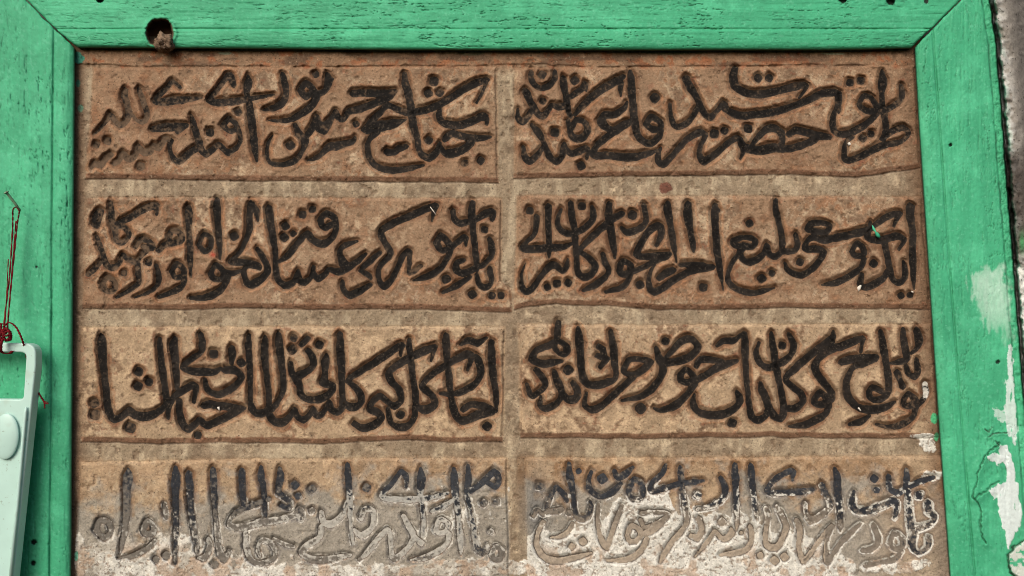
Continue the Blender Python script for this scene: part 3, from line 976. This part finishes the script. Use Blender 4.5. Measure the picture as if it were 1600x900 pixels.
# painted lettering: the black coat lying in the grooves
blk = lin(21, 19, 18); blu = lin(43, 46, 52)
for wd, (box, D) in zip(words, WIDE):
    b0, b1, a0, a1 = box
    xx = GX[b0:b1, a0:a1]; yy = GY[b0:b1, a0:a1]
    hh = H[b0:b1, a0:a1] - lime_ground[b0:b1, a0:a1] * .0007 - np.maximum(0, 0) + .00010 + np.clip((.1 - D) * .00018, -.0012, .00022)
    row4 = wd[0] >= 6
    base = np.broadcast_to(blu if row4 else blk, xx.shape + (3,)).copy()
    na = fbm(xx, yy, 6, 4, 91, gain=.65); nb = fbm(xx, yy, 24, 3, 95); nc = fbm(xx, yy, 3.5, 3, 99)
    base = mixc(base, lin(62, 56, 52) if not row4 else lin(78, 82, 88), sm(nb, .45, .68) * .25)
    under_c = lin(112, 92, 74)
    if row4:
        under_c = lin(112, 107, 100) if wd[0] == 6 else lin(122, 114, 104)
        k = wd[1] + .10 + (.5 if wd[0] == 6 else .85) * sm(yy + (nb - .5) * 50, 770, 840) * (1 - .6 * sm(xx, 1370, 1420)) * (1 if wd[0] == 7 else .8)
    else:
        k = wd[1] + (.12 if wd[0] < 2 else .04) + .35 * (nb - .5)
    wear = sm(na * .5 + nc * .5 + (k - .5) * .62, .40, .64)
    base = mixc(base, under_c, wear * (.6 if not row4 else .85))
    base = mixc(base, lin(80, 70, 60), sm(D, -1.6, .3) * (.06 + .3 * sm(na, .45, .65)))
    if row4:                                                # lime that stayed lying in the grooves
        stay = blob(480, 840, 330, 40, 2)[b0:b1, a0:a1] * .32 + blob(650, 820, 160, 60, 2)[b0:b1, a0:a1] * .30 + .22 * blob(1420, 800, 60, 60, 2)[b0:b1, a0:a1] + .25 * blob(1150, 790, 200, 26, 2)[b0:b1, a0:a1] + .3 * blob(570, 780, 130, 12, 2)[b0:b1, a0:a1]
        lm = (.62 if wd[0] == 6 else 1.0) * sm(stay + (na - .5) * .9 + (nc - .5) * .3 + .14 * sm(D, -3.4, -.5), .33, .43) * sm(yy, 722, 770)
        base = mixc(base, limecol * .92, lm * .9)
        if wd[0] == 7: base = mixc(base, lin(158, 146, 131), sm(yy, 800, 836) * (xx < 1290) * .75)
    if wd[0] in (5,):
        base = mixc(base, limecol, sm((na - .5) + blob(1447, 615, 12, 34)[b0:b1, a0:a1] * .5, .38, .48) * .8)
    m = np.minimum(np.minimum(D[:-1, :-1], D[1:, :-1]), np.minimum(D[:-1, 1:], D[1:, 1:])) < 1.8
    o = grid_mesh("engraved_word", P(xx, yy, hh), m, M_paint_line, None, None, base)
    child(o, panels[wd[0]])

# strays stuck to the stone
def fleck(name, pts, r, mat, par):
    bm = bmesh.new(); tube(bm, [P(x, y, .0012 + q) for x, y, q in pts], r, 8)
    return child(put(name, bm, mat), par)
fleck("paint_drip", [(1363, 352, 0), (1365, 358, .0004), (1368, 362, .0005), (1371, 367, .0008), (1374, 371, .0003)], [.0004, .0012, .0009, .0019, .0012], M_drip, panels[3])
fleck("white_fleck", [(1345, 446, 0), (1342, 450, .0005), (1341, 455, 0)], [.0008, .0018, .0008], M_white, panels[3])
fleck("white_fleck", [(1326, 223, 0), (1328, 227, .0005)], [.0012, .0015], M_white, panels[1])
fleck("white_fleck", [(1424, 455, 0), (1427, 457, .0003)], [.0007, .0008], M_white, panels[3])
fleck("white_scratch", [(672, 323, .0006), (681, 335, .0006)], [.0003, .0004], M_white, panels[2])
fleck("white_fleck", [(1341, 637, 0), (1345, 642, .0004)], [.0008, .0005], M_white, panels[5])
fleck("white_fleck", [(341, 636, 0), (343, 641, .0004)], [.0011, .0006], M_white, panels[4])
# ------------------------------------------------------------------ the green frame
frame = tag(empty("wooden_frame", tuple(P(60, 905))), "green painted wooden frame with mitred corners around the carved stone", "frame")
bpy.context.view_layer.update()
FH = .011
green = lin(66, 163, 123)
def lip(t):                                                  # quarter round, 0 at the stone edge, 1 on the flat
    t = np.clip(t, 0, 1); return np.sqrt(1 - (1 - t) ** 2)
def wood(X, Y, along, across, seed):
    """grain relief (m), crack mask"""
    n = fbm(along, across, 3.2, 4, seed, sx=14, sy=1) - .5
    n2_ = fbm(along, across, 11, 3, seed + 9, sx=16, sy=1) - .5
    rid = 1 - np.abs(fbm(along, across, 5.5, 4, seed + 20, sx=7, sy=1) - .5) * 9
    patch = sm(fbm(along, across, 60, 3, seed + 31, sx=1.6), .46, .62)
    crack = sm(rid, .70, .97) * patch * sm(fbm(along, across, 4, 3, seed + 44, sx=5), .44, .58)
    fine = sm(1 - np.abs(fbm(along, across, 3.6, 3, seed + 52, sx=10, sy=1) - .5) * 9, .60, .92) * sm(fbm(along, across, 22, 3, seed + 58, sx=3), .38, .56) * sm(fbm(along, across, 5, 2, seed + 59, sx=4), .42, .56)
    lump = fbm(X, Y, 5, 4, seed + 61, gain=.6) - .5
    return n * .0006 + n2_ * .0008 + lump * .0005 - crack * .0010 - fine * .0005, np.clip(crack * .42 + fine * .36, 0, 1)
def frame_col(X, Y, crack, seed):
    cc = np.broadcast_to(green, X.shape + (3,)).copy()
    cc = mixc(cc, lin(86, 188, 146), sm(fbm(X, Y, 50, 4, seed + 70), .48, .66) * .45)
    cc = mixc(cc, lin(60, 152, 114), sm(fbm(X, Y, 30, 4, seed + 75), .5, .68) * .6)
    cc = mixc(cc, lin(112, 196, 162), sm(fbm(X, Y, 4, 4, seed + 78), .64, .76) * .28)
    cc = mixc(cc, lin(24, 66, 48), crack * .8)
    return cc
def pits(X, Y, h, cc, lst, colr):
    for (x, y, r, dep) in lst:
        d = np.hypot(X - x, (Y - y)) / r + (fbm(X, Y, 3, 3, 7) - .5) * .8
        m = 1 - sm(d, .75, 1.05)
        h = h - m * dep; cc = mixc(cc, colr, sm(d, 1.15, .7))
    return h, cc
def mitre_l(x): return (x - 40) * .974 + 1.6 * np.sin(x * .45) * 0
def rail_mesh(name, X, Y, Hh, cc, mat):
    Cg = P(X, Y, Hh)
    # close the far side: two more rows/cols are not needed, the back is hidden by the stone and the wall
    return child(grid_mesh(name, Cg, np.ones((X.shape[0] - 1, X.shape[1] - 1), bool), mat, None, None, cc), frame)
def end_drop(dpx):                                           # rounded arris at a mitre or outer edge
    return -.018 * (1 - sm(dpx, -.6, .9)) - .0010 * (1 - sm(dpx, .5, 4.5))

# top rail: rows across, columns along; both ends follow the mitres
ry = np.concatenate([np.arange(-70, -6, 3.0), np.arange(-6, 80.5, 1.1)])
u = np.linspace(0, 1, 1250)
ybase = lambda x: I(x, [110, 320, 600, 1000, 1300, 1428, 1450], [75.5, 76.5, 79, 79.3, 79, 76.5, 76])
Yr = np.repeat(ry[:, None], len(u), 1)
xl = 40 + Yr / .974 + .5; xr = 1500 - Yr / 1.03 - .4
wv = (fbm(Yr, 0 * Yr, 14, 3, 4) - .5) * 5
Xr = (xl + wv) * (1 - u) + (xr + wv) * u
yb = ybase(Xr)
Yr = np.where(Yr > 40, 40 + (Yr - 40) * (yb - 40) / 40.0, Yr)
wd_h, crk = wood(Xr, Yr, Xr, Yr, 100)
t = (yb - Yr) / 12.0
Hh = .0045 + (FH - .0045) * lip(t) + wd_h * np.clip(t * 2, .15, 1)
Hh = Hh + .0009 * sm(Yr, 43, 49) * sm(yb - Yr, 8, 22) - .0012 * np.exp(-((Yr - 45.5) / 1.6) ** 2) * (.5 + fbm(Xr, Yr, 40, 2, 8))
Hh = Hh + end_drop(np.minimum((u - 0) * (xr - xl), (1 - u) * (xr - xl)))
cc = frame_col(Xr, Yr, crk, 200)
Hh, cc = pits(Xr, Yr, Hh, cc, [(157, 0, 5, .006), (1317, 0, 6, .006), (1392, 2, 6, .006), (1447, 2, 4, .001)], lin(30, 44, 36))
d = np.hypot((Xr - 250) / 22.0, (Yr - 51.5) / 22.5) + (fbm(Xr, Yr, 8, 3, 33) - .5) * .22
hole = 1 - sm(d, .80, 1.0)
Hh = np.where(d < 1.0, np.maximum(Hh - hole * .020, -.008), Hh) + .0012 * np.exp(-((d - 1.12) / .1) ** 2)
cc = mixc(cc, lin(98, 74, 58), sm(d, 1.05, .93)); cc = mixc(cc, lin(104, 84, 72), sm(np.abs(d - .92), .14, .04) * sm(fbm(Xr, Yr, 4, 3, 36), .45, .6) * .8)
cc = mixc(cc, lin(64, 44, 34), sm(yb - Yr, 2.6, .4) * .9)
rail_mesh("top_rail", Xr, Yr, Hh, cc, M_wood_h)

def stile(name, xin, xout, groove, mit, seed, right):
    v = np.linspace(0, 1, 118 if right else 130)
    yy = np.concatenate([np.arange(0, 1, 1 / 740.0), [1.0]])
    V, U = np.meshgrid(v, yy)
    Yt = np.zeros_like(V)
    Yt = 0 + U * 960
    for _ in range(6):
        Xs = xin(Yt) * (1 - V) + xout(Yt) * V
        y0 = mit(Xs)
        Yt = y0 + (960 - y0) * U
    Xs = xin(Yt) * (1 - V) + xout(Yt) * V
    sg = 1 if right else -1
    d_in = (Xs - xin(Yt)) * sg
    wdh, ck = wood(Xs, Yt, Yt, Xs, seed)
    gw_ = (groove(Yt) - xin(Yt)) * sg
    Hs = .0045 + (FH - .0045) * lip(d_in / (gw_ * .66)) + wdh * np.clip(d_in / 10, .15, 1)
    gl = d_in - gw_
    Hs = Hs - .0018 * np.exp(-(gl / 1.5) ** 2) * (.35 + 1.1 * fbm(Xs, Yt, 50, 3, seed + 5)) + .0006 * sm(gl, 0, 6)
    Hs = Hs + end_drop((Yt - mit(Xs)) * .7)
    cs = frame_col(Xs, Yt, ck, seed + 100)
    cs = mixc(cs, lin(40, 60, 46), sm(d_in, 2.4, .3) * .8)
    cs = mixc(cs, lin(46, 120, 90), np.exp(-(gl / 1.3) ** 2) * .4)
    return Xs, Yt, Hs, cs, V, d_in

xin_l = lambda y: 117.5 - .0075 * (y - 75); xout_l = lambda y: -70 + 0 * y
gr_l = lambda y: I(y, [40, 280, 640, 900], [84.5, 82, 80.5, 78])
Xs, Yt, Hs, cs, V, d_in = stile("stile", xin_l, xout_l, gr_l, lambda x: (x - 40) * .974 + .5 + (fbm(x, 0 * x, 11, 3, 6) - .5) * 5, 300, False)
Hs, cs = pits(Xs, Yt, Hs, cs, [(53, 847, 4, .004), (52, 880, 4, .004), (57, 417, 2.2, .001)], lin(26, 40, 34))
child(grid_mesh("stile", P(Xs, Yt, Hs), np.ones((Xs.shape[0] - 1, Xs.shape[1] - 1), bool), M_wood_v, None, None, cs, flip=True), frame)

xin_r = lambda y: I(y, [60, 80, 180, 420, 640, 900, 960], [1428, 1429, 1434.5, 1450.5, 1465, 1484, 1488.5])
xout_r = lambda y: I(y, [-60, 0, 80, 180, 280, 415, 590, 700, 900, 960], [1544, 1548, 1558, 1566.5, 1574, 1584.5, 1598, 1606, 1622, 1627]) + (fbm(y, 0 * y, 16, 3, 12) - .5) * 3
gr_r = lambda y: I(y, [50, 180, 420, 640, 900], [1457, 1467, 1484, 1501, 1523])
Xs, Yt, Hs, cs, V, d_in = stile("stile", xin_r, xout_r, gr_r, lambda x: (1500 - x) * 1.03 + .5 + (fbm(x, 0 * x, 11, 3, 16) - .5) * 5, 500, True)
d_out = xout_r(Yt) - Xs
Hs = Hs - .0022 * sm(d_out, 15, 11) + (fbm(Xs, Yt, 9, 4, 19, gain=.6) - .5) * .004 * sm(d_out, 16, 8) - .0012 * np.exp(-((d_out - 13) / 1.4) ** 2)
Hs = Hs - .016 * (1 - sm(d_out, -.2, 3.0))
cs = mixc(cs, lin(40, 70, 56), np.exp(-((d_out - 13) / 1.2) ** 2) * .6 * sm(fbm(Xs, Yt, 20, 3, 21), .4, .6))
cs = mixc(cs, lin(40, 60, 50), sm(d_out, 2.5, .5) * .8)
Hs, cs = pits(Xs, Yt, Hs, cs, [(1485, 227, 2.6, .003), (1559, 566, 3.4, .002)], lin(30, 52, 42))
# flaking paint: raised lips and bare white underneath
fl1 = [(1561, 692), (1556, 698), (1546, 706), (1538, 713), (1535, 722), (1529, 735), (1527, 752), (1521, 770), (1520, 778), (1528, 786), (1533, 800), (1532, 822), (1534, 838), (1540, 848)]
fl2 = [(1522, 779), (1534, 772), (1546, 764), (1552, 757), (1560, 752)]
jig = (fbm(Xs, Yt, 6, 3, 23) - .5) * 5
for ln, amt in ((fl1, 1.0), (fl2, .8)):
    dd = dist_line(Xs + jig, Yt + jig, ln)
    Hs = Hs + .0016 * np.exp(-(np.maximum(dd - 1.5, 0) / 7) ** 2) * amt - .0026 * (1 - sm(dd, .3, 2.0)) * amt
    cs = mixc(cs, lin(30, 40, 34), (1 - sm(dd, .4, 1.6)) * .55 * amt)
for ln in ([(1545, 683), (1552, 679), (1562, 677), (1573, 676)], [(1540, 672), (1546, 676), (1550, 668)], [(1556, 690), (1560, 695)]):
    dd = dist_line(Xs + jig, Yt + jig, ln)
    Hs = Hs + .0012 * np.exp(-(dd / 4) ** 2) - .002 * (1 - sm(dd, .3, 1.6)); cs = mixc(cs, lin(70, 90, 80), (1 - sm(dd, .4, 1.6)) * .7)
whitep = lin(208, 220, 222); nw = fbm(Xs, Yt, 7, 4, 27, gain=.6); nw2 = fbm(Xs, Yt, 5, 4, 29, sx=1, sy=5)
def wpatch(poly, soft, amt, n, k, colr=whitep, lift=.0):
    global cs, Hs
    sdv = sdpoly(Xs + jig, Yt + jig, poly)
    m = sm(sm(sdv, soft, -soft) + (n - .5) * k * 1.6, .42, .58) * amt * sm(sdv, 5, 2)
    cs = mixc(cs, colr, m); Hs = Hs + lift * m
sA = sdpoly(Xs + jig * 1.5, Yt + jig, [(1516, 432), (1540, 421), (1570, 417), (1577, 480), (1579, 545), (1558, 520), (1540, 505), (1531, 480), (1520, 455)])
cs = mixc(cs, lin(170, 206, 190), np.clip(sm(sA + (nw2 - .5) * 26 + (nw - .5) * 16, 5, -6) * (.8 + .9 * (nw2 - .5)) * sm(Yt + (nw2 - .5) * 90, 560, 470), 0, 1) * .95)
wpatch([(1577, 540), (1582, 545), (1586, 640), (1590, 700), (1580, 690), (1574, 660), (1568, 640), (1575, 590)], 3, .75, nw2, 1.5)
wpatch([(1562, 694), (1573, 698), (1583, 725), (1591, 765), (1594, 800), (1590, 828), (1576, 856), (1568, 832), (1562, 800), (1558, 772), (1547, 770), (1560, 758), (1572, 750), (1572, 730), (1562, 716), (1560, 704)], 4, .95, nw2, 1.3, lift=.0006)
wpatch([(1541, 712), (1556, 708), (1570, 714), (1566, 722), (1552, 724), (1543, 720)], 3, .9, nw, 1.3, lift=.0006)
wpatch([(1547, 768), (1562, 756), (1570, 760), (1560, 776), (1552, 780)], 3, .8, nw, 1.2)
wpatch([(1552, 640), (1574, 640), (1572, 660), (1556, 658)], 3, .55, nw, 1.8)
sB = sdpoly(Xs + jig, Yt + jig, [(1576, 868), (1584, 857), (1596, 848), (1640, 838), (1640, 900), (1590, 902), (1579, 893)])
Hs = Hs + .0022 * sm(sB, 1, -2) - .004 * np.exp(-((sB - 1.8) / 1.3) ** 2)
cs = mixc(cs, lin(44, 44, 40), np.exp(-((sB - 1.8) / 1.3) ** 2) * .85); cs = mixc(cs, lin(200, 204, 200), sm(sB, 1, -1) * sm(nw, .36, .46) * .9)
child(grid_mesh("stile", P(Xs, Yt, Hs), np.ones((Xs.shape[0] - 1, Xs.shape[1] - 1), bool), M_wood_v, None, None, cs, flip=False), frame)

# ------------------------------------------------------------------ plaster wall beside and behind the frame
wy = np.arange(-80, 1000, 2.0); wx = np.arange(1540, 1720, 1.6)
WX, WY = np.meshgrid(wx, wy)
xo = xout_r(WY) + 2.5
d = WX - xo + (fbm(WX, WY, 9, 4, 43, gain=.6) - .5) * 7
Hw = -.012 + .030 * sm(d, -1, 5) + (fbm(WX, WY, 14, 4, 45, gain=.6) - .5) * .010 * sm(d, 30, 5) + (fbm(WX, WY, 60, 3, 46) - .5) * .010
Hw = Hw - .035 * (np.clip((d - 16) / 42, 0, 1.6)) ** 2 * sm(WY, 420, 330)
cw = np.broadcast_to(lin(134, 130, 124), WX.shape + (3,)).copy()
cw = mixc(cw, lin(184, 186, 184), sm(d, 26, 4) * sm(fbm(WX, WY, 12, 4, 47), .40, .58) * .85)
cw = mixc(cw, lin(150, 190, 176), sm(d, 12, 3) * sm(fbm(WX, WY, 16, 3, 48), .52, .62) * .6)
cw = mixc(cw, lin(62, 54, 50), sm(WY + (fbm(WX, WY, 16, 3, 50) - .5) * 40, 215, 260) * sm(WY, 405, 385) * .8)
cw = mixc(cw, lin(96, 92, 88), sm(d, 18, 34) * .6)
cw = mixc(cw, lin(206, 210, 206), sm(WY, 395, 408) * sm(fbm(WX, WY, 20, 3, 53), .36, .5))
cw = mixc(cw, lin(70, 140, 90), blob(0, 0, 1, 1)[0, 0] + np.exp(-(((WX - 1597) / 4) ** 2 + ((WY - 380) / 16) ** 2)) * .9)
wall = grid_mesh("plaster_wall", P(WX, WY, Hw), np.ones((len(wy) - 1, len(wx) - 1), bool), M_plaster, None, None, cw)
# flat masonry face behind everything, joined to the same wall
bm = bmesh.new(); bm.from_mesh(wall.data)
cl = bm.verts.layers.float_color.get("Col")
vs = [bm.verts.new(p) for p in ((-1.1, .04, -.8), (1.1, .04, -.8), (1.1, .04, .9), (-1.1, .04, .9))]
for v_ in vs: v_[cl] = (*lin(120, 112, 108), 1)
bm.faces.new(vs); bm.to_mesh(wall.data); bm.free()
tag(wall, "rough grey plaster wall running beside the flaking upright of the green frame", "wall"); wall["kind"] = "thing"

# ------------------------------------------------------------------ mortar plug in the drilled hole
bm = bmesh.new(); bmesh.ops.create_icosphere(bm, subdivisions=4, radius=1)
c0 = Vector(P(257, 67, .0125))
for v in bm.verts:
    n = v.co.copy(); k = 1 + .45 * mnoise.noise(n * 1.7 + Vector((3, 1, 5))) + .22 * mnoise.noise(n * 5)
    v.co = c0 + Vector((n.x * .0078 * k, n.y * .0075 * k, n.z * .0088 * k)) + Vector((.001 * n.z, 0, 0))
lump = put("mortar_lump", bm, M_mortar); tag(lump, "crumbly brown mortar lump stuck in the hole of the top rail", "mortar")

# ------------------------------------------------------------------ bent nail, red thread, mint plastic panel
bm = bmesh.new()
npts = spline([P(31, 329, .018), P(29, 326, .024), P(22, 316, .028), P(15, 307, .031), P(10.5, 301.5, .033)], 6)
tube(bm, npts, [.0012] * len(npts), 10)
hd = Vector(npts[-1]); ax = (Vector(npts[-1]) - Vector(npts[-3])).normalized()
nail = empty("bent_nail", tuple(P(31, 329, .018))); bpy.context.view_layer.update()
child(put("nail_shank", bm, M_nail), nail)
bm = bmesh.new(); tube(bm, [hd - ax * .0002, hd + ax * .0004, hd + ax * .0010, hd + ax * .0014], [.0012, .0023, .0023, .0014], 14)
child(put("nail_head", bm, M_nail), nail)
tag(nail, "bent painted nail in the green upright holding the red thread", "nail")

cord = empty("red_thread", tuple(P(28, 332, .022))); bpy.context.view_layer.update()
def strand(name, pts, r, twist=True):
    bm = bmesh.new()
    s = spline([P(x, y, h) for x, y, h in pts], 16)
    if twist:
        for k in range(2):
            q = [Vector(p) + Vector((math.cos(i * .55 + k * math.pi), math.sin(i * .55 + k * math.pi), 0)) * r * .5 for i, p in enumerate(s)]
            tube(bm, q, r * .5, 6)
    else: tube(bm, s, r, 7)
    return child(put(name, bm, M_cord), cord)
BH = .031
strand("thread_strand", [(27, 325, .0275), (30, 331, .0262), (27, 350, .024), (23, 390, .024), (17, 450, .027), (12, 505, .033), (10, 522, .036)], .00075)
strand("thread_strand", [(20, 332, .026), (19.5, 360, .0245), (15, 430, .026), (8, 490, .030), (4, 528, .036), (2, 548, .0385)], .00075)
strand("thread_strand", [(26, 323, .0275), (21, 326, .0285), (19.5, 334, .026)], .00075)
strand("thread_strand", [(25, 345, .0235), (19, 420, .0245), (14, 480, .029), (12, 515, .035)], .0006)
strand("thread_strand", [(13, 405, .0245), (10, 470, .028), (7, 520, .035)], .0005)
strand("thread_loop", [(6, 510, .036), (14, 504, .037), (24, 510, .037), (31, 522, .037), (36, 535, .0345), (40, 549, .027), (42, 560, .024)], .0010)
strand("thread_loop", [(6, 528, .038), (2, 536, .0405), (1, 545, .0405), (4, 551, .037), (14, 552, .034), (19, 549, .034), (17, 552, .031)], .0013)
strand("thread_loop", [(2, 505, .036), (1, 520, .038), (0, 540, .0405), (-1, 550, .040)], .0012)
strand("thread_knot", [(5, 520, .0365), (10, 514, .039), (16, 520, .039), (14, 529, .0385), (7, 530, .039), (6, 522, .040), (13, 518, .0405), (17, 526, .039), (11, 532, .038), (4, 527, .0375)], .0014)
strand("thread_knot", [(8, 512, .038), (4, 518, .038), (9, 525, .0405), (15, 523, .0405), (16, 531, .038), (9, 533, .0375)], .0013)
strand("thread_tail", [(58, 606, .022), (61, 615, .024), (66, 623, .024), (71, 630, .0245), (75, 631, .0245)], .0009)
strand("thread_tail", [(59, 610, .022), (64, 621, .0238), (69, 629, .0238), (70, 638, .0235)], .0007)
strand("thread_tail", [(60, 612, .022), (67, 625, .0238), (75, 629, .024)], .0006)
tag(cord, "dark red twisted thread knotted from the nail to the mint plastic panel", "thread")

board = empty("plastic_panel", tuple(P(20, 905, .03))); bpy.context.view_layer.update()
def rounded(pts, rads, n=8):
    out = []; k = len(pts)
    for i in range(k):
        p = Vector(pts[i]); a = (Vector(pts[i - 1]) - p); b = (Vector(pts[(i + 1) % k]) - p)
        r = rads[i]; al = a.angle(b) / 2; L = r / math.tan(al)
        s = p + a.normalized() * L; e = p + b.normalized() * L
        for t in np.linspace(0, 1, n):
            out.append(((1 - t) ** 2 * s + 2 * t * (1 - t) * p + t * t * e))
    return out
def plate(name, loops, h, depth, bev):
    cu = bpy.data.curves.new(name, 'CURVE'); cu.dimensions = '2D'; cu.fill_mode = 'BOTH'
    cu.extrude = depth / 2; cu.bevel_depth = bev; cu.bevel_resolution = 4; cu.offset = -bev
    for lp in loops:
        sp = cu.splines.new('POLY'); sp.points.add(len(lp) - 1); sp.use_cyclic_u = True
        for q, p in zip(sp.points, lp):
            w3 = P(p[0], p[1], h); q.co = (w3[0], w3[2], 0, 1)
    tmp = bpy.data.objects.new(name, cu); scn.collection.objects.link(tmp)
    bpy.context.view_layer.update()
    me = bpy.data.meshes.new_from_object(tmp.evaluated_get(bpy.context.evaluated_depsgraph_get()))
    bpy.data.objects.remove(tmp)
    for v in me.vertices: v.co = Vector((v.co.x, -h - v.co.z + depth / 2, v.co.y))
    me.flip_normals()
    me.materials.clear(); me.materials.append(M_mint)
    for p in me.polygons: p.use_smooth = False
    o = bpy.data.objects.new(name, me); scn.collection.objects.link(o); return child(o, board)
outer = rounded([(-120, 533), (57, 536.5), (57, 572), (19, 930), (-120, 930)], [14, 18, 25, 10, 10])
inner = rounded([(-100, 549), (42.5, 550.5), (37.5, 624), (-100, 622)], [8, 9, 7, 8])
plate("panel_body", [outer, inner], BH, .0075, .0014)
bm = bmesh.new(); tube(bm, [P(41, 636, BH + .0030), P(40, 644, BH + .0034), P(28, 780, BH + .0034), P(14, 930, BH + .0034)], [.0007, .0013, .0014, .0014], 12)
child(put("panel_rim", bm, M_mint), board)
bm = bmesh.new(); bmesh.ops.create_uvsphere(bm, u_segments=40, v_segments=24, radius=1)
c0 = Vector(P(9, 682, BH + .0036))
for v in bm.verts: v.co = c0 + Vector((v.co.x * .0115, v.co.y * .0030, v.co.z * .0200))
child(put("thumb_boss", bm, M_mint), board)
tag(board, "pale mint plastic panel with cut-out handle hanging by red thread from the nail", "plastic panel")
